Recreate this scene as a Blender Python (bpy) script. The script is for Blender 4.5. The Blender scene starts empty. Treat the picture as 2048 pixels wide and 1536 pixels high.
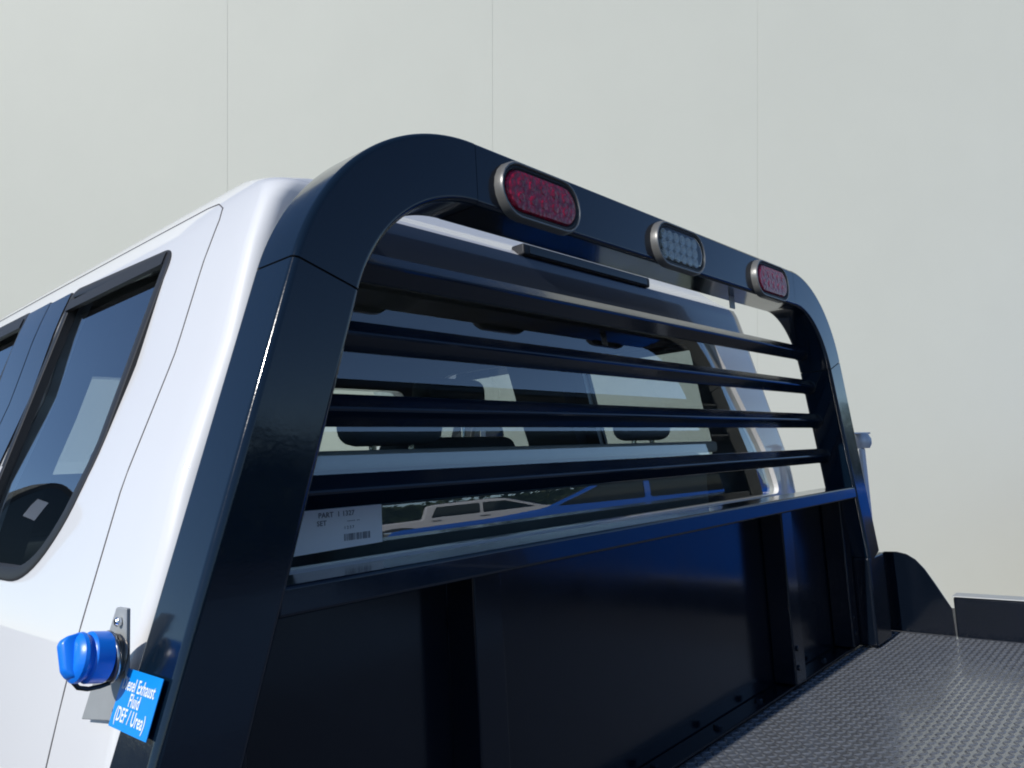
import bpy, bmesh, math, random
from mathutils import Vector, Matrix
random.seed(7)
SC = bpy.context.scene
COL = SC.collection

# ------------------------------------------------------------------ camera
CAM = Vector((-1.1913, -0.6290, 0.5034))
CR = Vector((0.6630, -0.7465, -0.0560)); CF = Vector((0.7471, 0.6558, 0.1087))
CF.normalize(); CR = (CR - CF * CR.dot(CF)).normalized(); CU = CR.cross(CF)
cd = bpy.data.cameras.new('camera'); cam = bpy.data.objects.new('camera', cd); COL.objects.link(cam)
cd.sensor_fit = 'HORIZONTAL'; cd.sensor_width = 36.0; cd.lens = 36.0 * 1514.36 / 2048.0
cd.clip_start = 0.02; cd.clip_end = 3000
M3 = Matrix((CR, CU, -CF)).transposed().to_4x4(); M3.translation = CAM
cam.matrix_world = M3
SC.camera = cam

# ------------------------------------------------------------------ light
SUN = Vector((-0.82, -0.033, 0.57)).normalized()
w = bpy.data.worlds.new('World'); SC.world = w; w.use_nodes = True
nt = w.node_tree; bg = nt.nodes['Background']
sky = nt.nodes.new('ShaderNodeTexSky'); sky.sky_type = 'NISHITA'; sky.sun_disc = False
sky.sun_elevation = math.asin(SUN.z); sky.sun_rotation = math.atan2(SUN.x, SUN.y)
sky.air_density = 1.0; sky.dust_density = 0.0; sky.ozone_density = 4.0; sky.altitude = 2500
nt.links.new(sky.outputs[0], bg.inputs[0]); bg.inputs[1].default_value = 0.12
sl = bpy.data.lights.new('sun', 'SUN'); sl.energy = 3.6; sl.angle = math.radians(0.5); sl.color = (1, .965, .91)
so = bpy.data.objects.new('sun', sl); COL.objects.link(so)
so.rotation_euler = SUN.to_track_quat('Z', 'Y').to_euler(); so.location = (-8, 2, 9)
vs = SC.view_settings; vs.view_transform = 'Standard'; vs.look = 'None'; vs.exposure = 0.13; vs.gamma = 1.0
vs.use_curve_mapping = False
SC.cycles.filter_width = 1.9

# ------------------------------------------------------------------ materials
MATS = {}
def mat(name, col, rough=.5, metal=0., coat=0., spec=.5, bump=0., bscale=200., var=0., vscale=6., rvar=0., ior=None):
    m = bpy.data.materials.new(name); m.use_nodes = True; n = m.node_tree.nodes; L = m.node_tree.links
    b = n['Principled BSDF']
    b.inputs['Base Color'].default_value = (*col, 1); b.inputs['Roughness'].default_value = rough
    b.inputs['Metallic'].default_value = metal; b.inputs['Coat Weight'].default_value = coat
    b.inputs['Coat Roughness'].default_value = .03
    b.inputs['Specular IOR Level'].default_value = spec
    if ior: b.inputs['IOR'].default_value = ior
    tc = n.new('ShaderNodeTexCoord')
    if bump:
        t = n.new('ShaderNodeTexNoise'); t.inputs['Scale'].default_value = bscale; t.inputs['Detail'].default_value = 3
        L.new(tc.outputs['Object'], t.inputs['Vector'])
        bp = n.new('ShaderNodeBump'); bp.inputs['Strength'].default_value = bump; bp.inputs['Distance'].default_value = .002
        L.new(t.outputs['Fac'], bp.inputs['Height']); L.new(bp.outputs[0], b.inputs['Normal'])
    if var or rvar:
        t = n.new('ShaderNodeTexNoise'); t.inputs['Scale'].default_value = vscale; t.inputs['Detail'].default_value = 6
        t.inputs['Roughness'].default_value = .65
        L.new(tc.outputs['Object'], t.inputs['Vector'])
        if var:
            mx = n.new('ShaderNodeMix'); mx.data_type = 'RGBA'
            mx.inputs[6].default_value = (*[c * (1 - var) for c in col], 1)
            mx.inputs[7].default_value = (*[min(1, c * (1 + var)) for c in col], 1)
            L.new(t.outputs['Fac'], mx.inputs[0]); L.new(mx.outputs[2], b.inputs['Base Color'])
        if rvar:
            mr = n.new('ShaderNodeMapRange'); mr.inputs[3].default_value = max(0, rough - rvar); mr.inputs[4].default_value = rough + rvar
            mr.inputs[1].default_value = .3; mr.inputs[2].default_value = .7
            L.new(t.outputs['Fac'], mr.inputs[0]); L.new(mr.outputs[0], b.inputs['Roughness'])
    MATS[name] = m
    return m

def glass(name, tint, ior, rough=0.0):
    m = bpy.data.materials.new(name); m.use_nodes = True; n = m.node_tree.nodes; L = m.node_tree.links
    n.remove(n['Principled BSDF']); out = n['Material Output']
    tr = n.new('ShaderNodeBsdfTransparent'); tr.inputs[0].default_value = (*tint, 1)
    gl = n.new('ShaderNodeBsdfGlossy'); gl.inputs['Roughness'].default_value = rough
    gl.inputs[0].default_value = (1, 1, 1, 1)
    lw = n.new('ShaderNodeLayerWeight'); lw.inputs[0].default_value = .5
    pw = n.new('ShaderNodeMath'); pw.operation = 'POWER'; pw.inputs[1].default_value = 4.2
    f0 = ((ior - 1) / (ior + 1)) ** 2 * 1.8
    fr = n.new('ShaderNodeMath'); fr.operation = 'MULTIPLY_ADD'; fr.inputs[1].default_value = 1 - f0; fr.inputs[2].default_value = f0
    L.new(lw.outputs['Facing'], pw.inputs[0]); L.new(pw.outputs[0], fr.inputs[0])
    mx = n.new('ShaderNodeMixShader')
    L.new(fr.outputs[0], mx.inputs[0]); L.new(tr.outputs[0], mx.inputs[1]); L.new(gl.outputs[0], mx.inputs[2])
    L.new(mx.outputs[0], out.inputs[0]); MATS[name] = m
    return m

BLACK = mat('black_powder_coat', (.0035, .010, .021), .12, coat=.22, spec=.4, bump=.03, bscale=240, rvar=.07, vscale=7)
BLACKW = mat('black_weathered_coat', (.0030, .0055, .011), .16, coat=0., spec=.4, bump=.02, bscale=200, rvar=.05, vscale=5)
SEAM = mat('seam_gap', (.004, .004, .005), .7)
GAP = mat('panel_gap', (.10, .10, .105), .8)
WHITE = mat('white_car_paint', (.71, .71, .715), .42, coat=.9, spec=.4, var=.012, vscale=5)
TRIM = mat('black_plastic_trim', (.016, .016, .017), .45, bump=.05, bscale=500)
GLOSSTRIM = mat('gloss_pillar_trim', (.010, .011, .014), .12, coat=.8)
REARSHADE = mat('shaded_cab_paint', (.045, .06, .09), .18, coat=.6, bump=.02, bscale=150)  # dark tone carries the shade on the cab's white rear band
INT = mat('cab_interior', (.08, .085, .088), .75, bump=.2, bscale=300)
SEATM = mat('seat_cloth', (.10, .11, .115), .85, bump=.3, bscale=700)
HEADM = mat('headrest_cloth', (.15, .16, .16), .85, bump=.3, bscale=700)
SHELF = mat('sunlit_grey_vinyl', (.42, .41, .39), .6, var=.12, vscale=20)  # grey lightened to carry sunlight falling on the seat top
WALL = mat('painted_wall_panel', (.622, .622, .542), .62, var=.035, vscale=1.3, bump=.08, bscale=40)
WALLJ = mat('wall_joint', (.60, .60, .522), .7)
DECK = mat('black_tread_plate', (.11, .118, .132), .2, spec=1.0, coat=.4, bump=.15, bscale=420, rvar=.1, vscale=30, var=.35)
ALU = mat('galvanised_plate', (.40, .42, .425), .5, metal=.25, bump=.05, bscale=120, var=.12, vscale=25)
STEEL = mat('bare_steel', (.45, .45, .46), .28, metal=1.)
BEZEL = mat('grey_lamp_bezel', (.17, .17, .165), .36, metal=.3, var=.1, vscale=60)
RUBBER = mat('black_rubber', (.012, .012, .013), .5, bump=.1, bscale=400)
BLUECAP = mat('blue_plastic_cap', (.004, .20, .86), .32, bump=.03, bscale=300)
STICK = mat('blue_sticker', (.0, .27, .80), .4, var=.06, vscale=40)
INK = mat('white_ink', (.85, .88, .90), .5)
PAPER = mat('white_paper', (.90, .90, .91), .8, var=.04, vscale=30)
PRINT = mat('grey_print', (.20, .21, .24), .8)
PALE = mat('pale_painted_steel', (.55, .56, .60), .35, metal=.2)
CHROME = mat('chrome', (.85, .86, .88), .12, metal=1.)
PIPE = mat('neck_metal', (.28, .25, .22), .35, metal=.9, bump=.3, bscale=90, var=.3, vscale=50)
ASPH = mat('asphalt', (.055, .055, .056), .9, bump=.5, bscale=60, var=.25, vscale=3)
BLUEP = mat('blue_car_paint', (.004, .095, .50), .25, coat=1.)
TYRE = mat('tyre_rubber', (.015, .015, .015), .8)
GLASS = glass('tinted_glass', (.60, .67, .67), 2.3)
GLASSR = glass('rear_glass', (.84, .90, .88), 1.9)
CARGLASS = mat('dark_car_glass', (.006, .008, .010), .05)

def lens_mat(name, col, rough, scale, strength, ior=1.5):
    m = mat(name, col, rough, coat=.3, spec=.35); n = m.node_tree.nodes; L = m.node_tree.links; b = n['Principled BSDF']
    tc = n.new('ShaderNodeTexCoord'); v = n.new('ShaderNodeTexVoronoi'); v.inputs['Scale'].default_value = scale
    L.new(tc.outputs['Object'], v.inputs['Vector'])
    bp = n.new('ShaderNodeBump'); bp.inputs['Strength'].default_value = strength; bp.inputs['Distance'].default_value = .004
    L.new(v.outputs['Distance'], bp.inputs['Height']); L.new(bp.outputs[0], b.inputs['Normal'])
    mx = n.new('ShaderNodeMix'); mx.data_type = 'RGBA'
    mx.inputs[6].default_value = (*[min(1, c * 1.5) for c in col], 1); mx.inputs[7].default_value = (*[c * .55 for c in col], 1)
    L.new(v.outputs['Distance'], mx.inputs[0]); mx.inputs[0].default_value = .5
    mr = n.new('ShaderNodeMapRange'); mr.inputs[1].default_value = .0; mr.inputs[2].default_value = .8
    L.new(v.outputs['Distance'], mr.inputs[0]); L.new(mr.outputs[0], mx.inputs[0]); L.new(mx.outputs[2], b.inputs['Base Color'])
    return m
REDL = lens_mat('red_lens', (.34, .005, .036), .3, 150, .35)
CLEARL = glass('clear_lens', (.90, .92, .90), 1.22, .05)
REFL = mat('lamp_reflector', (.12, .125, .125), .4, metal=.0, bump=.4, bscale=260)
LEDC = mat('led_cup', (.42, .43, .42), .35, metal=.0)

# ------------------------------------------------------------------ helpers
def tag(o, label=None, cat=None, group=None, kind=None):
    if label: o['label'] = label
    if cat: o['category'] = cat
    if group: o['group'] = group
    if kind: o['kind'] = kind
    return o
def empty(name, loc=(0, 0, 0)):
    o = bpy.data.objects.new(name, None); COL.objects.link(o); o.location = loc; o.empty_display_size = .1
    return o
def smooth(me, ang=35):
    for p in me.polygons: p.use_smooth = True
    me.set_sharp_from_angle(angle=math.radians(ang))
def link(name, me, parent=None, m=None, sm=None):
    o = bpy.data.objects.new(name, me); COL.objects.link(o)
    if m is not None:
        me.materials.clear(); me.materials.append(m)
    if sm is not None: smooth(me, sm)
    if parent is not None:
        o.parent = parent
        if parent.parent is None: o.matrix_parent_inverse = Matrix.Translation(-parent.location)
    return o
def recalc(me):
    bm = bmesh.new(); bm.from_mesh(me); bmesh.ops.recalc_face_normals(bm, faces=bm.faces); bm.to_mesh(me); bm.free()
def build(name, V, F, parent=None, m=None, sm=None, rc=True):
    me = bpy.data.meshes.new(name); me.from_pydata([tuple(v) for v in V], [], F); me.update()
    if rc: recalc(me)
    return link(name, me, parent, m, sm)
def bevmesh(name, V, F, r, seg=2):
    me = bpy.data.meshes.new(name); me.from_pydata([tuple(v) for v in V], [], F)
    bm = bmesh.new(); bm.from_mesh(me); bmesh.ops.recalc_face_normals(bm, faces=bm.faces)
    if r: bmesh.ops.bevel(bm, geom=[e for e in bm.edges if e.calc_face_angle(0) > .3], offset=r, segments=seg, profile=.5, affect='EDGES', clamp_overlap=True)
    bm.to_mesh(me); bm.free()
    return me
BF = [(0, 1, 3, 2), (4, 6, 7, 5), (0, 4, 5, 1), (2, 3, 7, 6), (0, 2, 6, 4), (1, 5, 7, 3)]
def wn(o):
    md = o.modifiers.new('wn', 'WEIGHTED_NORMAL'); md.keep_sharp = True; md.weight = 90
    return o
def box(name, a, b, parent=None, m=None, r=.003, seg=2, sm=35):
    V = [(x, y, z) for x in (a[0], b[0]) for y in (a[1], b[1]) for z in (a[2], b[2])]
    return wn(link(name, bevmesh(name, V, BF, r, seg), parent, m, sm))
def prism(name, pts, ax, a, b, parent=None, m=None, r=0., seg=2, sm=35):
    """2D outline extruded along axis ax between a and b"""
    n = len(pts); V = []
    for c in (a, b):
        for p in pts:
            q = list(p); q.insert(ax, c); V.append(q)
    F = [tuple(range(n)), tuple(range(2 * n - 1, n - 1, -1))] + [(i, (i + 1) % n, (i + 1) % n + n, i + n) for i in range(n)]
    return wn(link(name, bevmesh(name, V, F, r, seg), parent, m, sm))
def rrect(hw, hh, r, seg=4, cx=0, cy=0):
    P = []
    for sx, sy, a0 in ((1, 1, 0), (-1, 1, 90), (-1, -1, 180), (1, -1, 270)):
        for i in range(seg + 1):
            a = math.radians(a0 + 90 * i / seg); P.append((cx + sx * (hw - r) + r * math.cos(a), cy + sy * (hh - r) + r * math.sin(a)))
    return P
def sweep(name, path, frames, sec, closed=False, parent=None, m=None, sm=35, cap=True, flat=True):
    """sec: list of (u,v); frames: list of (U,V) vectors per path point"""
    n = len(sec); V = []; F = []
    for p, (a, b) in zip(path, frames):
        for u, v in sec: V.append(Vector(p) + a * u + b * v)
    N = len(path)
    for i in range(N if closed else N - 1):
        j = (i + 1) % N
        for k in range(n): F.append((i * n + k, i * n + (k + 1) % n, j * n + (k + 1) % n, j * n + k))
    if cap and not closed: F += [tuple(range(n)), tuple(range((N - 1) * n, N * n))]
    o = build(name, V, F, parent, m, sm)
    return wn(o) if flat else o
def cyl(name, p, d, prof, seg=28, parent=None, m=None, sm=40):
    """lathe: prof list of (t along d, radius)"""
    d = Vector(d).normalized(); a = d.orthogonal().normalized(); b = d.cross(a); V = []; F = []
    for t, r in prof:
        for i in range(seg):
            q = 2 * math.pi * i / seg; V.append(Vector(p) + d * t + (a * math.cos(q) + b * math.sin(q)) * r)
    for j in range(len(prof) - 1):
        for i in range(seg): F.append((j * seg + i, j * seg + (i + 1) % seg, (j + 1) * seg + (i + 1) % seg, (j + 1) * seg + i))
    F += [tuple(range(seg)), tuple(range((len(prof) - 1) * seg, len(prof) * seg))]
    return build(name, V, F, parent, m, sm)
def wire(name, pts, r, parent, m, seg=8):
    P = [Vector(p) for p in pts]; V = []; F = []
    for i, p in enumerate(P):
        t = (P[min(i + 1, len(P) - 1)] - P[max(i - 1, 0)]).normalized(); a = t.orthogonal().normalized(); b = t.cross(a)
        if i and a.dot(pa) < 0: a, b = -a, -b
        pa = a
        for k in range(seg):
            q = 2 * math.pi * k / seg; V.append(p + (a * math.cos(q) + b * math.sin(q)) * r)
    for i in range(len(P) - 1):
        for k in range(seg): F.append((i * seg + k, i * seg + (k + 1) % seg, (i + 1) * seg + (k + 1) % seg, (i + 1) * seg + k))
    return build(name, V, F, parent, m, 60)
def text(name, s, size, M, parent, m, squeeze=1., depth=.0002):
    c = bpy.data.curves.new(name, 'FONT'); c.body = s; c.size = size; c.align_x = 'CENTER'; c.align_y = 'CENTER'
    c.extrude = depth; c.offset = size * .012; c.resolution_u = 3; c.space_character = 1.06
    o = bpy.data.objects.new(name, c); COL.objects.link(o)
    dg = bpy.context.evaluated_depsgraph_get(); me = bpy.data.meshes.new_from_object(o.evaluated_get(dg))
    bpy.data.objects.remove(o); bpy.data.curves.remove(c)
    me.transform(Matrix.Diagonal((squeeze, 1, 1, 1))); me.transform(M)
    me.name = name
    return link(name, me, parent, m)
def interp(T, x):
    if x <= T[0][0]: return T[0][1]
    for (a, b), (c, d) in zip(T, T[1:]):
        if x <= c: return b + (d - b) * (x - a) / (c - a)
    return T[-1][1]

# ================================================================== SETTING
GZ = -1.02
g = build('ground', [(-400, -400, GZ), (400, -400, GZ), (400, 400, GZ), (-400, 400, GZ)], [(0, 1, 2, 3)], None, ASPH)
tag(g, 'dark asphalt yard under the truck', None, None, 'structure')

# backdrop wall: flat panels parallel to the picture, upright joints 3 m apart
D = 7.0; WO = CAM + CF * D
wall = empty('backdrop_wall', WO)
tag(wall, 'pale grey-beige panelled wall filling the background behind the truck', 'wall')
def wpt(u, v, d): return WO + CR * u + CU * v - CF * d
def wbox(name, u0, u1, v0, v1, d0, d1, m, r=0.):
    V = [wpt(u, v, d) for u in (u0, u1) for v in (v0, v1) for d in (d0, d1)]
    return wn(link(name, bevmesh(name, V, BF, r, 2), wall, m, 35))
J0 = (455 - 1024) / 1514.36 * D; PW = (985 - 455) / 1514.36 * D
wbox('backing', J0 - 2 * PW + .01, J0 + 4 * PW - .01, -5, 4.2, -.12, -.0012, WALLJ)
for i in range(-2, 4):
    wbox('wall_panel', J0 + i * PW + .0008, J0 + (i + 1) * PW - .0008, -5, 4.2, -.001, .001, WALL, .0009)

# ================================================================== HEADACHE RACK
rack = empty('headache_rack', (0, 0, 0))
tag(rack, 'glossy black steel headache rack with four bars between the cab and the flatbed', 'truck rack')
TW = .0415; TD = .076
K = Vector((.3048, 0, .9524))          # up along the left post
S = Vector((-.746, 0, .7085)); E_ = Vector((-.52, 0, .8735)); R = .238
YV = Vector((0, 1, 0))
def tube_sec(r=.0075): return rrect(TW, TD / 2, r, 4, 0, TD / 2)
C0 = S + Vector((.9524, 0, -.3048)) * R
for s in (-1, 1):
    def mir(v): return Vector((-s * v.x, v.y, v.z))
    def nrm(t): return mir(Vector((-t.z, 0, t.x)))
    # post: straight leaning tube
    z1 = .224
    p0 = S - K * ((S.z - z1) / K.z); p1 = S - K * .0012
    sweep('post', [mir(p0), mir(p1)], [(nrm(K), YV)] * 2, tube_sec(), parent=rack, m=BLACK)
    # elbow: 72 degree bend
    path = []; fr = []
    a0 = math.atan2(K.x, K.z)
    for i in range(29):
        a = a0 + (math.pi / 2 - a0) * i / 28
        t = Vector((math.sin(a), 0, math.cos(a))); nn = Vector((-t.z, 0, t.x))
        path.append(mir(C0 + nn * R)); fr.append((mir(nn), YV))
    path[0] = path[0] + mir(K) * .0012; path[-1] = path[-1] - mir(Vector((1, 0, 0))) * .0008
    sweep('elbow', path, fr, tube_sec(), parent=rack, m=BLACK, sm=30)
    sl_ = rrect(TW - .0022, TD / 2 - .0022, .009, 4, 0, TD / 2)
    sweep('weld_sleeve', [mir(S - K * .02), mir(S + K * .004)], [(nrm(K), YV)] * 2, sl_, parent=rack, m=SEAM)
    sweep('weld_sleeve', [mir(E_ - Vector((.005, 0, 0))), mir(E_ + Vector((.02, 0, 0)))], [(Vector((0, 0, 1)), YV)] * 2, sl_, parent=rack, m=SEAM)
    # square foot of the post on the deck
    box('post_foot', (min(s * .852, s * .974), .001, .006), (max(s * .852, s * .974), .075, .226), rack, BLACKW, .007, 3)
sec = [(v, u) for u, v in tube_sec()]
xe = .5192
sweep('crossbeam', [Vector((-xe, 0, .8735)), Vector((xe, 0, .8735))], [(Vector((0, 0, 1)), YV)] * 2, tube_sec(), parent=rack, m=BLACK)
def xin(z): return .7065 + .32 * (.697 - z)
# four square bars set on edge
for z in (.7436, .6601, .5758, .4880):
    h = .0198; ry = .062
    pts = []
    for a in (0, 90, 180, 270):
        for da in (-32, 0, 32):
            aa = math.radians(a); c = (ry + (h - .006) * math.cos(aa), z + (h - .006) * math.sin(aa))
            b = math.radians(a + da); pts.append((c[0] + .0045 * math.cos(b), c[1] + .0045 * math.sin(b)))
    x = xin(z) + .004
    prism('rail', pts, 0, -x, x, rack, BLACK, 0, sm=28)
    for s in (-1, 1):
        xx = xin(z) - .002
        prism('weld_bead', [(ry + (h + .001) * math.cos(q), z + (h + .001) * math.sin(q)) for q in [math.pi * 2 * i / 8 for i in range(8)]], 0, s * xx - .0035, s * xx + .003, rack, BLACKW, .002, sm=40)
x = xin(.39) + .006
box('lower_bar', (-x, .002, .3775), (x, .074, .4065), rack, BLACK, .0045, 3)
# sheet panel with upright stiffeners and base flange
prism('lower_panel', [(-(xin(.01) + .03), -.004), (xin(.01) + .03, -.004), (xin(.376) + .03, .376), (-(xin(.376) + .03), .376)], 1, .0922, .096, rack, BLACKW, .001)
for a, b in ((-.521, -.468), (.428, .484), (.80, .845), (-.865, -.82)):
    box('stiffener', (a, .041, .010), (b, .0915 if a > -.8 else .074, .3765), rack, BLACKW, .004, 3)
    for z in (.045, .085):
        cyl('bolt_head', ((a + b) / 2 - .012, .0415, z), (0, -1, 0), [(0, .006), (.003, .006), (.0045, .0045)], 10, rack, BLACKW)
box('base_flange', (-.98, .050, .003), (.98, .0905, .0085), rack, BLACKW, .002)
for xx in (-.62, -.1, .12, .30, .66):
    cyl('bolt_head', (xx, .07, .008), (0, 0, 1), [(0, .008), (.005, .008), (.007, .006)], 6, rack, BLACKW, 20)
box('cable_tab', (.278, .045, .806), (.300, .048, .836), rack, ALU, .001)
wire('cable', [(.775, .03, .60), (.772, .022, .575), (.778, .018, .548), (.772, .02, .52), (.776, .03, .50), (.79, .04, .485)], .0035, rack, RUBBER)

# oval lamps set in the crossbeam
def stadium(a, r, n=10):
    P = []
    for i in range(n + 1):
        q = -math.pi / 2 + math.pi * i / n; P.append((a + r * math.cos(q), r * math.sin(q), math.cos(q), math.sin(q)))
    for i in range(n + 1):
        q = math.pi / 2 + math.pi * i / n; P.append((-a + r * math.cos(q), r * math.sin(q), math.cos(q), math.sin(q)))
    return P
def ring(name, cx, cz, a, r, prof, parent, m, sm=40):
    st = stadium(a, r)
    path = [Vector((cx + p[0], 0, cz + p[1])) for p in st]
    fr = [(Vector((p[2], 0, p[3])), YV) for p in st]
    return sweep(name, path, fr, prof, True, parent, m, sm)
def dome(name, cx, cz, a, r, y0, y1, parent, m, n=6):
    V = []; F = []; st = stadium(a, r); N = len(st)
    for j in range(n + 1):
        t = j / n; f = math.cos(t * math.pi / 2 * .96); k = 1 - .16 * (1 - f) if t < .6 else 1
        rr = r * (1 - (t ** 2.2) * .92); y = y0 + (y1 - y0) * (1 - (1 - min(1, t * 2.2)) ** 2 if t * 2.2 < 1 else 1)
        for p in st: V.append((cx + (a if p[0] > 0 else -a) * (1 - .02 * t) + rr * p[2], y, cz + rr * p[3]))
    for j in range(n):
        for i in range(N): F.append((j * N + i, j * N + (i + 1) % N, (j + 1) * N + (i + 1) % N, (j + 1) * N + i))
    F.append(tuple(range(n * N, (n + 1) * N)))
    return build(name, V, F, parent, m, 50)
for cx, red, lab in ((-.401, True, 'dark red oval lamp nearest the camera'), (-.018, False, 'clear oval lamp at the middle of the crossbeam'), (.374, True, 'dark red oval lamp at the far end')):
    cz = .8655; a = .047; r = .0345
    o = ring('oval_lamp', cx, cz, a, r, [(.0055, .001), (.005, -.009), (.003, -.0125), (.001, -.0125), (-.0005, -.010), (-.0005, .001)], rack, BEZEL)
    tag(o, lab)
    ring('gasket', cx, cz, a, r, [(-.001, .001), (-.001, -.0098), (-.0035, -.0102), (-.0062, -.008), (-.0062, .001)], o, RUBBER)
    if red:
        dome('lens', cx, cz, a, r - .0058, -.001, -.0125, o, REDL)
        for i in range(5):
            for k in (-1, 1):
                cyl('reflector_dot', (cx + (i - 2) * .024, -.0122, cz + k * .010), (0, -1, 0), [(0, .0075), (.0006, .0066), (.0009, .004)], 10, o, REDL)
    else:
        prism('reflector', [(cx + p[0], cz + p[1]) for p in stadium(a, r - .0058)], 1, -.0005, -.0025, o, REFL)
        for i in range(6):
            for k in (-1, 0, 1):
                if abs(i - 2.5) > 2 and k: pass
                cyl('led', (cx + (i - 2.5) * .0215, -.0025, cz + k * .0172), (0, -1, 0), [(0, .0092), (.0050, .0092), (.0050, .0078), (.0010, .003), (.0042, .002), (.0046, .0008)], 12, o, LEDC)
        dome('lens', cx, cz, a, r - .0060, -.0085, -.0122, o, CLEARL)

# blue fluid sticker on the outer face of the near post
on = Vector((-.9524, 0, -.3048)); on = Vector((-.9524, 0, .3048))   # outward normal of left outer face
uo = -YV; up = K
Pst = Vector((-.9165, .0465, .3262)) + on * .0005
Mst = Matrix((uo, up, on)).transposed().to_4x4(); Mst.translation = Pst
me = bevmesh('sticker', [(x_, y_, z_) for x_ in (-.0372, .0372) for y_ in (-.0235, .0235) for z_ in (0, .0006)], BF, 0)
me.transform(Mst); st = link('sticker', me, rack, STICK)
tag(st, 'bright blue sticker with white lettering on the near post')
for t, dy, sz in (('Diesel Exhaust', .0115, .0145), ('Fluid', 0.0, .0145), ('(DEF / Urea)', -.0125, .0155)):
    MM = Mst @ Matrix.Translation((-.001, dy, .0009)); text('lettering', t, sz, MM, st, INK, .68 if len(t) > 5 else .7)

# ================================================================== FLATBED
bed = empty('flatbed', (0, 0, 0))
tag(bed, 'black steel flatbed with diamond tread deck behind the cab', 'truck bed')
YB = -2.6
box('deck', (-1.079, YB, -.008), (1.079, .0535, 0.0), bed, DECK, .001)
V = []; F = []
pitch = .0140; L_ = .0088; Wd = .0028; Hh = .0018
nx = int(2.15 / pitch); ny = int(.95 / pitch)
for i in range(nx):
    for j in range(ny):
        cx = -1.068 + i * pitch + random.uniform(-.0004, .0004); cy = .044 - j * pitch + random.uniform(-.0004, .0004)
        if cx < -.75 and cy > -.0: continue
        s = 1 if (i + j) % 2 else -1; a = math.radians(45 * s + random.uniform(-1.5, 1.5)); ca, sa = math.cos(a), math.sin(a)
        b = len(V); hh = Hh * random.uniform(.9, 1.08)
        for u, v, z in ((-L_, 0, -.0003), (-L_ * .45, -Wd, -.0003), (L_ * .45, -Wd, -.0003), (L_, 0, -.0003), (L_ * .45, Wd, -.0003), (-L_ * .45, Wd, -.0003),
                        (-L_ * .62, 0, hh * .8), (-L_ * .3, -Wd * .5, hh), (L_ * .3, -Wd * .5, hh), (L_ * .62, 0, hh * .8), (L_ * .3, Wd * .5, hh), (-L_ * .3, Wd * .5, hh)):
            V.append((cx + u * ca - v * sa, cy + u * sa + v * ca, z))
        for k in range(6): F.append((b + k, b + (k + 1) % 6, b + 6 + (k + 1) % 6, b + 6 + k))
        F.append(tuple(b + 6 + k for k in range(6)))
lug = build('tread_pattern', V, F, bed, DECK, 50, rc=False); tag(lug, kind='stuff')
for s in (-1, 1):
    gp = [(.075, 0.0), (.075, .20), (.03, .213), (.0, .2135), (-.025, .208), (-.046, .194), (-.066, .170), (-.088, .132), (-.113, .085), (-.121, .07), (-.123, 0.0)]
    xa = s * 1.081
    prism('gusset', gp, 1 - 1, min(xa, xa + s * .006), max(xa, xa + s * .006), bed, BLACKW, .0015, 2)
    box('gusset_flange', (min(s * .976, s * 1.0805), .03, .004) , (max(s * .976, s * 1.0805), .036, .212), bed, BLACKW, .002)
    # side rail with rolled top
    box('side_rail', (min(xa, xa + s * .05), YB, -.06), (max(xa, xa + s * .05), -.126, .100), bed, BLACKW, .006, 3)
    box('rail_cap', (min(xa - s * .002, xa + s * .054), YB, .1005), (max(xa - s * .002, xa + s * .054), -.124, .1035), bed, ALU if s > 0 else BLACKW, .002)
box('frame_skirt', (-1.08, YB, -.14), (1.08, .09, -.0085), bed, BLACKW, .004)
# steel bracket beyond the far post
br = empty('stake_bracket', (1.09, .05, .0))
tag(br, 'small bright metal bracket with flat top beyond the far right post', 'bracket')
box('upright', (1.032, .045, .0), (1.062, .055, .50), br, PALE, .003)
box('top_plate', (.985, .045, .540), (1.125, .070, .545), br, PALE, .002)
cyl('collar', (1.058, .05, .500), (0, 0, 1), [(0, .018), (.012, .024), (.026, .024), (.036, .019), (.041, .016)], 20, br, PALE)

# ================================================================== FLUID FILLER
fil = empty('fluid_filler', (-.93, .09, .3))
tag(fil, 'bright blue screw cap on a filler neck with grey plate beside the near post', 'filler cap')
pv = [(-.9125, .0775, .3995), (-.9125, .099, .399), (-.9135, .178, .290), (-.9135, .0775, .305)]
me = bevmesh('mount_plate', [(x_ + dx, y_, z_) for dx in (0, .004) for x_, y_, z_ in pv], [(0, 1, 2, 3), (7, 6, 5, 4), (0, 1, 5, 4), (1, 2, 6, 5), (2, 3, 7, 6), (3, 0, 4, 7)], .0008, 1)
link('mount_plate', me, fil, ALU, 30)
ca = Vector((-1., -.05, .19)).normalized(); cp = Vector((-.9135, .090, .3580)); KS = .72
_cyl = cyl
def cyl(name, p, d, prof, *a, **k): return _cyl(name, p, d, [(t * KS, r * KS) for t, r in prof], *a, **k)
cyl('neck', cp, ca, [(0, .024), (.003, .027), (.006, .024), (.008, .027), (.011, .027), (.013, .023), (.017, .026), (.020, .026), (.022, .022), (.030, .022)], 28, fil, PIPE)
capo = cyl('cap', cp + ca * .012, ca, [(0, .0285), (.001, .0295), (.020, .0295), (.022, .028), (.0235, .0255), (.026, .0255), (.0275, .028), (.030, .0290), (.034, .0282), (.038, .024), (.040, .018)], 36, fil, BLUECAP, 30)
gq = ca.orthogonal().normalized(); gw = ca.cross(gq)
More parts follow.
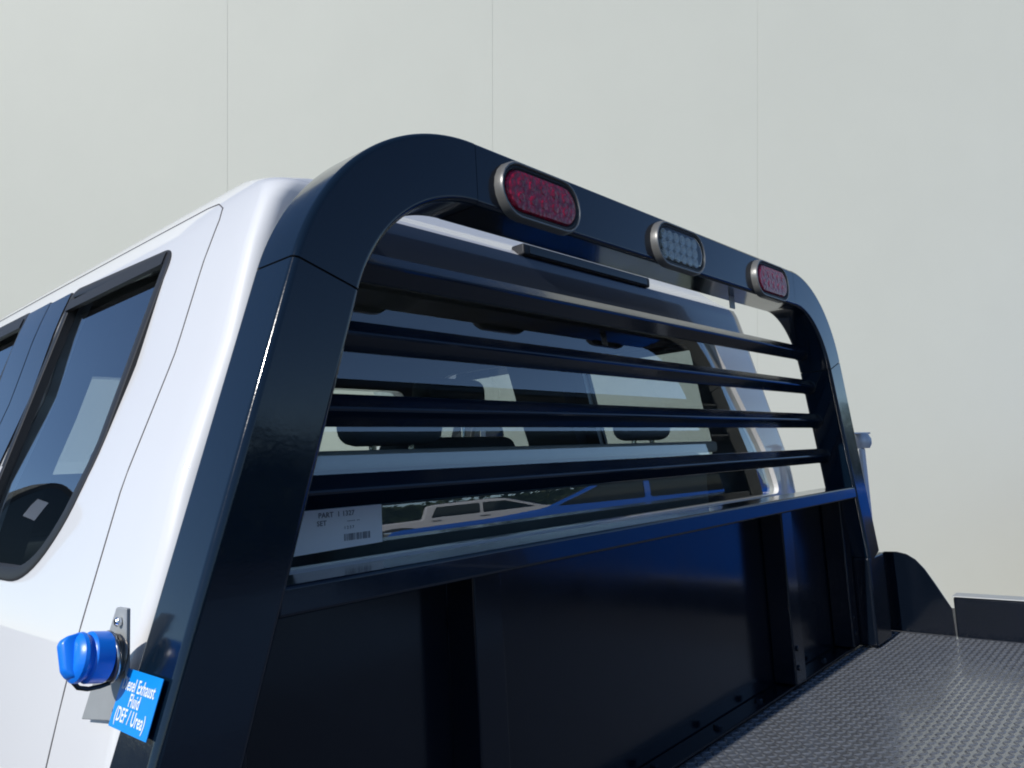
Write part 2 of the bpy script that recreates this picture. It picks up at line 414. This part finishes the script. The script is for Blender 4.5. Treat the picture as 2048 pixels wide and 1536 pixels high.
# grip wings of the cap
Vg = []
cc = cp + ca * (.012 + .030 * KS)
for t, wd, ht in ((0, .0085, .0195), (.011, .007, .0165), (.015, .0045, .011)):
    for u, v in ((-1, -1), (1, -1), (1, 1), (-1, 1)):
        d1 = Vector((0, .35, .94)).normalized(); d2 = ca.cross(d1)
        Vg.append(cc + ca * t + d2 * (wd * u) + d1 * (ht * v))
Fg = [(0, 1, 2, 3), (8, 9, 10, 11)] + [(j * 4 + k, j * 4 + (k + 1) % 4, j * 4 + 4 + (k + 1) % 4, j * 4 + 4 + k) for j in (0, 1) for k in range(4)]
link('grip', bevmesh('grip', Vg, Fg, .003, 3), capo, BLUECAP, 35)
ring_pts = [cp + ca * .008 + (Vector((0, 1, 0)) * math.cos(q) + Vector((0, 0, 1)) * math.sin(q)) * .0202 for q in [math.pi * 2 * i / 24 for i in range(25)]]
wire('clamp', ring_pts, .0022, fil, STEEL)
wire('tether', [cp + ca * t + Vector((0, 0, z)) for t, z in ((.038, -.0195), (.034, -.0245), (.026, -.026), (.016, -.0245), (.008, -.022))], .002, fil, RUBBER)
for q in ((-.9135, .088, .388), (-.914, .09, .312)):
    cyl('screw', Vector(q), (-1, 0, 0), [(0, .006), (.004, .006), (.006, .004)], 8, fil, CHROME)

cyl = _cyl
# ================================================================== CAB
cab = empty('pickup_cab', (0, 0, 0))
tag(cab, 'white pickup truck cab with dark tinted windows in front of the rack', 'pickup')
ZW = [(-.75, .965), (.0, .955), (.2, .925), (.285, .906), (.356, .889), (.51, .845), (.66, .786), (.78, .75), (.833, .73), (.868, .714), (.897, .692), (.920, .658), (.941, .595), (.955, .50), (.967, .34), (.972, .12)]
YR = [(.45, .165), (.72, .19), (.833, .20), (.870, .201), (.882, .216), (.895, .238), (.908, .252), (.925, .262), (.941, .275), (.955, .30), (.967, .38), (.972, .8)]
RR = [(.5, .05), (.66, .06), (.78, .08), (.868, .10), (.897, .10), (.972, .09)]
YF = [(.40, 2.05), (.868, 1.45), (.92, 1.38), (.972, 1.1)]
def SX(y, z, s=1):   # outer half width of the shell at (y, z), rear corner included
    w_ = W(z); r = min(interp(RR, z), w_ * .9); t = Yr(z) + r - y
    if s < 0: return w_
    return w_ if t <= 0 else w_ - r + math.sqrt(max(0, r * r - t * t))
def smz(T, z, h=.012):   # softened interpolation
    return (interp(T, z - h) + 2 * interp(T, z) + interp(T, z + h)) / 4
def W(z): return smz(ZW, z)
def Yr(z): return smz(YR, z, .01)
zs = [-.75, -.4, -.1, .1, .2, .28] + [.34 + .02 * i for i in range(25)] + [.835, .848, .860, .870, .880, .889, .898, .906, .914, .922, .930, .938, .945, .951, .957, .962, .967, .972]
V = []; F = []
def qk(z): return .058 * max(0, min(1, (.916 - z) / .05))
def ringpts(z):
    w_ = W(z); r = min(interp(RR, z), w_ * .9); y0 = Yr(z); y1 = interp(YF, z); rf = min(.12, w_ * .9); P = []
    NS = 44
    rl = min(.022 + .03 * max(0, min(1, (z - .84) / .06)), w_ * .9); yl = y0 - qk(z)
    for i in range(NS): P.append((-w_, y1 - rf + (yl + rl - y1 + rf) * i / NS))
    for i in range(11):
        q = math.pi / 2 * i / 10; P.append((-w_ + rl - rl * math.cos(q), yl + rl - rl * math.sin(q)))
    NB = 60
    for i in range(1, NB):
        xx = -w_ + rl + (2 * w_ - r - rl) * i / NB; t = max(0, min(1, (xx + w_ - .07) / .06)); t = t * t * (3 - 2 * t)
        P.append((xx, yl + (y0 - yl) * t))
    for i in range(11):
        q = math.pi / 2 * i / 10; P.append((w_ - r + r * math.sin(q), y0 + r - r * math.cos(q)))
    for i in range(1, NS + 1): P.append((w_, y0 + r + (y1 - rf - y0 - r) * i / NS))
    for i in range(1, 7):
        q = math.pi / 2 * i / 6; P.append((w_ - rf + rf * math.cos(q), y1 - rf + rf * math.sin(q)))
    for i in range(1, 20): P.append((w_ - rf - (2 * w_ - 2 * rf) * i / 20, y1))
    for i in range(0, 6):
        q = math.pi / 2 * i / 6; P.append((-w_ + rf - rf * math.sin(q), y1 - rf + rf * math.cos(q)))
    return P
N = 0
for z in zs:
    P = ringpts(z); N = len(P); V += [(x_, y_, z) for x_, y_ in P]
for j in range(len(zs) - 1):
    for i in range(N): F.append((j * N + i, j * N + (i + 1) % N, (j + 1) * N + (i + 1) % N, (j + 1) * N + i))
F.append(tuple(range((len(zs) - 1) * N, len(zs) * N)))
shell = build('body_shell', V, F, cab, WHITE)
shell.data.materials.append(INT)
sm_ = shell.modifiers.new('s', 'SOLIDIFY'); sm_.thickness = .03; sm_.offset = -1; sm_.material_offset = 1; sm_.material_offset_rim = 0
def roundpoly(pts, rad, seg=6):
    P = []; n = len(pts)
    for i in range(n):
        p = Vector(pts[i]).to_2d(); a = Vector(pts[i - 1]).to_2d(); b = Vector(pts[(i + 1) % n]).to_2d()
        r = rad[i] if isinstance(rad, (list, tuple)) else rad
        u = (a - p); v = (b - p); r = min(r, u.length * .48, v.length * .48)
        A = p + u.normalized() * r; B = p + v.normalized() * r
        for k in range(seg + 1):
            t = k / seg; P.append(tuple((1 - t) ** 2 * A + 2 * t * (1 - t) * p + t * t * B))
    return P
rwin = roundpoly([(-.775, .398), (-.745, .507), (-.680, .650), (-.610, .800), (.470, .800), (.500, .762), (.579, .650), (.684, .507), (.735, .398)], [.03, .05, .05, .05, .05, .03, .05, .05, .03])
swin = roundpoly([(.376, .818), (.752, .836), (.757, .403), (.47, .403), (.376, .50)], [.025, .012, .012, .10, .09], 8)
fwin = roundpoly([(1.005, .842), (1.36, .846), (1.72, .50), (1.78, .405), (1.005, .405)], [.012, .06, .05, .03, .012])
wwin = roundpoly([(-.64, .80), (.64, .80), (.74, .555), (-.74, .555)], .06)
def cutter(pts, ax, a, b):
    o = prism('cut', pts, ax, a, b, None, WHITE, 0, sm=None); return o
cuts = [cutter(rwin, 1, .05, .36), cutter(swin, 0, -1.2, 1.2), cutter(fwin, 0, -1.2, 1.2), cutter(wwin, 1, 1.25, 2.3)]
for c in cuts:
    b = shell.modifiers.new('b', 'BOOLEAN'); b.operation = 'DIFFERENCE'; b.solver = 'EXACT'; b.object = c
dg = bpy.context.evaluated_depsgraph_get(); me = bpy.data.meshes.new_from_object(shell.evaluated_get(dg))
shell.modifiers.clear(); shell.data = me; me.name = 'body_shell'; smooth(me, 32)
for c in cuts: bpy.data.objects.remove(c)

# roof edge strip stays body colour; dark panel paints in shade between roof and rear window
def patch(name, fx, u0, u1, v0, v1, nu, nv, th, m, parent=cab, sm=40):
    V = []; F = []
    for j in range(nv + 1):
        for i in range(nu + 1):
            V.append(fx(u0 + (u1 - u0) * i / nu, v0 + (v1 - v0) * j / nv, 0.))
    k = len(V)
    if th:
        for j in range(nv + 1):
            for i in range(nu + 1): V.append(fx(u0 + (u1 - u0) * i / nu, v0 + (v1 - v0) * j / nv, th))
    def q(i, j): return j * (nu + 1) + i
    for j in range(nv):
        for i in range(nu):
            F.append((q(i, j), q(i + 1, j), q(i + 1, j + 1), q(i, j + 1)))
            if th: F.append((k + q(i, j), k + q(i, j + 1), k + q(i + 1, j + 1), k + q(i + 1, j)))
    if th:
        for i in range(nu):
            F.append((q(i, 0), k + q(i, 0), k + q(i + 1, 0), q(i + 1, 0))); F.append((q(i, nv), q(i + 1, nv), k + q(i + 1, nv), k + q(i, nv)))
        for j in range(nv):
            F.append((q(0, j), q(0, j + 1), k + q(0, j + 1), k + q(0, j))); F.append((q(nu, j), k + q(nu, j), k + q(nu, j + 1), q(nu, j + 1)))
    return build(name, V, F, parent, m, sm)
def rearw(z, u=1): return interp([(.39, .745), (.507, .70), (.65, .597), (.80, .52)] if u > 0 else [(.39, .785), (.507, .757), (.65, .693), (.81, .622)], z)
patch('rear_window', lambda u, z, d: (u * rearw(z, u), Yr(z) + .012 + d, z), -1, 1, .388, .812, 12, 12, 0, GLASSR)
for s in (-1, 1):
    patch('side_window', lambda y, z, d: (s * (W(z) - .012), y, z), .36, .77, .39, .848, 4, 14, 0, GLASS)
    patch('side_window', lambda y, z, d: (s * (W(z) - .012), y, z), .99, 1.79, .39, .856, 4, 14, 0, GLASS)
patch('windshield', lambda u, z, d: (u * (W(z) - .05), interp(YF, z) - .012, z), -1, 1, .43, .85, 8, 8, 0, CARGLASS and glass('windshield_glass', (.8, .86, .84), 1.45))
for s in (-1, 1):
    patch('pillar_trim', lambda y, z, d: (s * (W(z) - .034 - d), y, z), .80, 1.0, .15, .83, 3, 10, .055, INT)
# rubber seals round the openings
def seal(name, pts, f3, wd, parent, m):
    n = len(pts); path = []; fr = []
    for i in range(n):
        p = Vector(pts[i]); a = Vector(pts[i - 1]); b = Vector(pts[(i + 1) % n]); t = (b - a)
        if t.length < 1e-6: continue
        t.normalize(); nn = Vector((t.y, -t.x))
        P0 = Vector(f3(*p, 0.)); U_ = (Vector(f3(*(p + nn * .002), 0.)) - P0).normalized(); Vv = (Vector(f3(*p, .002)) - P0).normalized()
        path.append(P0); fr.append((U_, Vv))
    return sweep(name, path, fr, [(-wd, -.012), (-wd, .0012), (-wd * .6, .003), (wd * .4, .003), (wd * .7, .0012), (wd * .7, -.012)], True, parent, m, 40)
for s in (-1, 1):
    seal('window_seal', swin, lambda y, z, d: (s * (W(z) + d), y, z), .0105, cab, TRIM)
    seal('window_seal', fwin, lambda y, z, d: (s * (W(z) + d), y, z), .0105, cab, TRIM)
    patch('drip_moulding', lambda y, z, d: (s * (W(z) - .004 + d), y, z), .384, .750, .804, .822, 8, 2, .009, TRIM)
    patch('drip_moulding', lambda y, z, d: (s * (W(z) - .004 + d), y, z), 1.012, 1.36, .820, .838, 8, 2, .009, TRIM)
    patch('pillar_cover', lambda y, z, d: (s * (W(z) + d), y, z), .768, .872, .40, .842, 4, 12, .0035, GLOSSTRIM)
    patch('pillar_cover', lambda y, z, d: (s * (W(z) + d), y, z), .877, .996, .40, .846, 4, 12, .0035, GLOSSTRIM)
    # door outline
    seam = [(.262, -.5), (.258, .0), (.257, .3), (.256, .5), (.255, .66), (.253, .80), (.254, .835), (.262, .855), (.285, .868), (.32, .872), (.45, .874), (.7, .877), (1.0, .880), (1.35, .880)]
    fine = []
    for (a, b), (c, d_) in zip(seam, seam[1:]):
        for k in range(6): fine.append((a + (c - a) * k / 6, b + (d_ - b) * k / 6))
    wire('door_gap', [(s * (SX(y, z, s) + .0001), y, z) for y, z in fine], .0009, cab, GAP, 6)
    wire('door_gap', [(s * (W(z) + .0002), .8745, z) for z in [-.5 + .046 * i for i in range(30)]], .0009, cab, GAP, 6)
# added dark panel above the rear window, standing for shade on white cab paint
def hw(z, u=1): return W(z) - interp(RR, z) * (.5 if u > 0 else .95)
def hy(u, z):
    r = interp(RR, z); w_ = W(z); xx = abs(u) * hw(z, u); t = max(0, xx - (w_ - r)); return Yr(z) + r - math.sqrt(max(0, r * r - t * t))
patch('rear_shade_panel', lambda u, z, d: (u * hw(z, u), hy(u, z) - .001 - d, z), -1, 1, .806, .868, 40, 6, .004, REARSHADE)
# high brake lamp housing hanging under the roof edge
chm = box('high_brake_lamp', (-.205, .192, .869), (.212, .222, .890), cab, TRIM, .004, 3)
box('lamp_strip', (-.19, .1905, .872), (.197, .193, .887), chm, CARGLASS, .001)
# bonnet and lower nose
box('hood', (-.88, 1.95, -.5), (.88, 3.35, .36), cab, WHITE, .09, 5)
# interior
box('dashboard', (-.78, 1.55, -.2), (.78, 1.9, .38), cab, INT, .04, 3)
rs = box('rear_seat', (-.60, .235, -.35), (.50, .36, .515), cab, SEATM, .03, 4)
box('seat_top', (-.62, .215, .512), (.51, .33, .538), rs, SHELF, .008, 3)
for cx in (-.40, .36):
    hr = box('headrest', (cx - .10, .30, .548), (cx + .10, .36, .615), rs, HEADM, .028, 4)
    for d_ in (-.04, .04): cyl('headrest_post', (cx + d_, .33, .50), (0, 0, 1), [(0, .006), (.06, .006)], 8, rs, CHROME)
for cx in (-.37, .37):
    fs = box('front_seat', (cx - .24, .93, -.35), (cx + .24, 1.06, .60), cab, SEATM, .04, 4)
    box('headrest', (cx - .13, .95, .63), (cx + .13, 1.03, .775), fs, SEATM, .035, 4)
    for d_ in (-.05, .05): cyl('headrest_post', (cx + d_, .99, .58), (0, 0, 1), [(0, .006), (.07, .006)], 8, fs, CHROME)
box('cab_floor', (-.93, .2, -.5), (.93, 1.95, -.45), cab, INT, .0)
# door mirror on the driver's side, seen through the side glass
def door_mirror(s):
    mpts = roundpoly([(s * .0, -.15), (s * .17, -.12), (s * .20, .10), (s * .04, .17), (s * -.02, .05)], .05)
    mo = prism('door_mirror', [(s * 1.04 + p[0], .58 + p[1]) for p in mpts], 1, 1.56, 1.68, cab, TRIM, .02, 3)
    prism('mirror_glass', [(s * 1.04 + p[0] * .86 + s * .01, .58 + p[1] * .86) for p in mpts], 1, 1.556, 1.559, mo, CARGLASS, 0)
    box('mirror_sticker', (min(s * 1.08, s * 1.11), 1.5535, .60), (max(s * 1.08, s * 1.11), 1.5555, .66), mo, PAPER, 0)
    box('mirror_arm', (min(s * .86, s * 1.02), 1.58, .42), (max(s * .86, s * 1.08), 1.64, .48), mo, TRIM, .01)
door_mirror(-1); door_mirror(1)

# shipping paper on the lower corner of the rear window
yy = Yr(.44) - .0015
pp = [(-.695, .4135), (-.5600, .4165), (-.5595, .4690), (-.676, .4680)]
pob = build('paper_label', [(x_, yy, z_) for x_, z_ in pp] + [(x_, yy + .0005, z_) for x_, z_ in pp], [(0, 1, 2, 3), (7, 6, 5, 4), (0, 4, 5, 1), (1, 5, 6, 2), (2, 6, 7, 3), (3, 7, 4, 0)], None, PAPER)
tag(pob, 'white printed paper label on the lower left corner of the rear window', 'paper label')
Mp = Matrix((Vector((1, 0, 0)), Vector((0, 0, 1)), Vector((0, -1, 0)))).transposed().to_4x4()
def pt(s, x_, z_, size, sq=1.):
    M_ = Mp.copy(); M_.translation = (x_, yy - .0006, z_); text('print', s, size, M_, pob, PRINT, sq, .0001)
pt('PART  1 1327', -.630, .4575, .0088); pt('SET', -.652, .4480, .0085); pt('----- --', -.605, .4485, .007); pt('1 2 3 7', -.612, .4400, .005)
V = []; F = []
xx = -.620
while xx < -.580:
    wd = random.choice((.0006, .001, .0015)); b = len(V)
    V += [(xx, yy - .0007, .424), (xx + wd, yy - .0007, .424), (xx + wd, yy - .0007, .4325), (xx, yy - .0007, .4325)]; F.append((b, b + 1, b + 2, b + 3)); xx += wd + random.choice((.0007, .001, .0016))
build('barcode', V, F, pob, PRINT)

# ================================================================== CARS MIRRORED IN THE PAINT
def car(name, origin, ang, paint, label, length=5.4):
    root = empty(name, origin); root.rotation_euler.z = ang
    tag(root, label, 'pickup', 'pickups parked behind the camera')
    def lk(o): o.matrix_parent_inverse = Matrix.Identity(4); return o
    side = [(-2.7, .45), (-2.7, .95), (-2.55, 1.08), (-1.3, 1.18), (-.75, 1.30), (-.1, 1.86), (.15, 1.92), (1.15, 1.92), (1.28, 1.85), (1.36, 1.25), (2.65, 1.22), (2.72, 1.1), (2.72, .5), (2.2, .42), (-2.3, .40)]
    lk(prism('body', side, 1, -.97, .97, root, paint, .07, 3, 40))
    for s in (-1, 1):
        y0, y1 = (s * .972, s * .982)
        for pts in (((-.58, 1.32), (-.08, 1.76), (.30, 1.78), (.30, 1.30)), ((.36, 1.30), (.36, 1.78), (1.08, 1.78), (1.18, 1.30))):
            lk(prism('side_window', roundpoly(pts, .04, 4), 1, min(y0, y1), max(y0, y1), root, CARGLASS, 0))
        for x_ in (.20, 1.02): lk(box('door_handle', (x_, min(s * .975, s * 1.0), 1.12), (x_ + .16, max(s * .975, s * 1.0), 1.16), root, TRIM, .008))
        for x_ in (-1.72, 1.75):
            lk(cyl('wheel_arch', (x_, s * .90, .46), (0, s, 0), [(0, .52), (.075, .52), (.08, .50)], 28, root, TRIM))
            lk(cyl('wheel', (x_, s * .86, .41), (0, s, 0), [(0, .38), (.02, .41), (.13, .41), (.15, .37), (.145, .25), (.12, .22), (.13, .06)], 28, root, TYRE))
        lk(box('headlight', (-2.72, min(s * .55, s * .93), .93), (-2.60, max(s * .55, s * .93), 1.06), root, CHROME, .02))
    lk(prism('windshield', [(-.66, 1.40), (-.14, 1.84), (-.17, 1.86), (-.70, 1.42)], 1, -.82, .82, root, CARGLASS, 0))
    lk(box('grille', (-2.73, -.5, .72), (-2.68, .5, 1.05), root, TRIM, .02))
    lk(box('bumper', (-2.82, -.95, .45), (-2.66, .95, .66), root, CHROME, .04))
    lk(box('tailgate', (2.70, -.75, .62), (2.75, .75, 1.20), root, paint, .02))
    return root
car('blue_pickup', (5.7, -3.3, GZ), math.radians(76), BLUEP, 'bright blue pickup seen as a reflection in the black lower bar')
car('white_pickup', (9.0, -8.4, GZ), math.radians(228), WHITE, 'white pickup seen as a small reflection in the rear window')

# unseen hedge, added to give a dark reflected background behind the parked pickups
hedge = empty('hedge', (10, -14, GZ)); tag(hedge, 'dark green hedge out of view, added for a dark reflection behind the parked pickups', 'hedge')
HL = mat('hedge_leaf', (.035, .06, .02), .6, var=.4, vscale=3)
A = Vector((-8, -20, GZ)); B = Vector((24, -5, GZ)); hd = (B - A).normalized(); hn = Vector((-hd.y, hd.x, 0)); LN = (B - A).length
V = []; F = []
for i in range(9000):
    u = random.uniform(0, LN); t = random.random(); hgt = 2.3 + .35 * math.sin(u * 1.7) * math.sin(u * .53)
    if t < .7: p = A + hd * u + hn * (.55 + random.uniform(-.12, .12)) + Vector((0, 0, random.uniform(0, hgt)))
    else: p = A + hd * u + hn * random.uniform(-.6, .6) + Vector((0, 0, hgt + random.uniform(-.15, .15)))
    a = Vector((random.uniform(-1, 1), random.uniform(-1, 1), random.uniform(-1, 1))).normalized(); b = a.orthogonal().normalized(); k = random.uniform(.06, .14); j = len(V)
    V += [p - a * k, p + b * k * .6, p + a * k, p - b * k * .6]; F.append((j, j + 1, j + 2, j + 3))
lf = build('foliage', V, F, hedge, HL, None, rc=False); tag(lf, kind='stuff')
V = [A + hd * u + hn * v + Vector((0, 0, z)) for u in (0, LN) for v in (-.5, .5) for z in (0, 2.1)]
link('branch_core', bevmesh('branch_core', V, BF, .1, 2), hedge, HL)
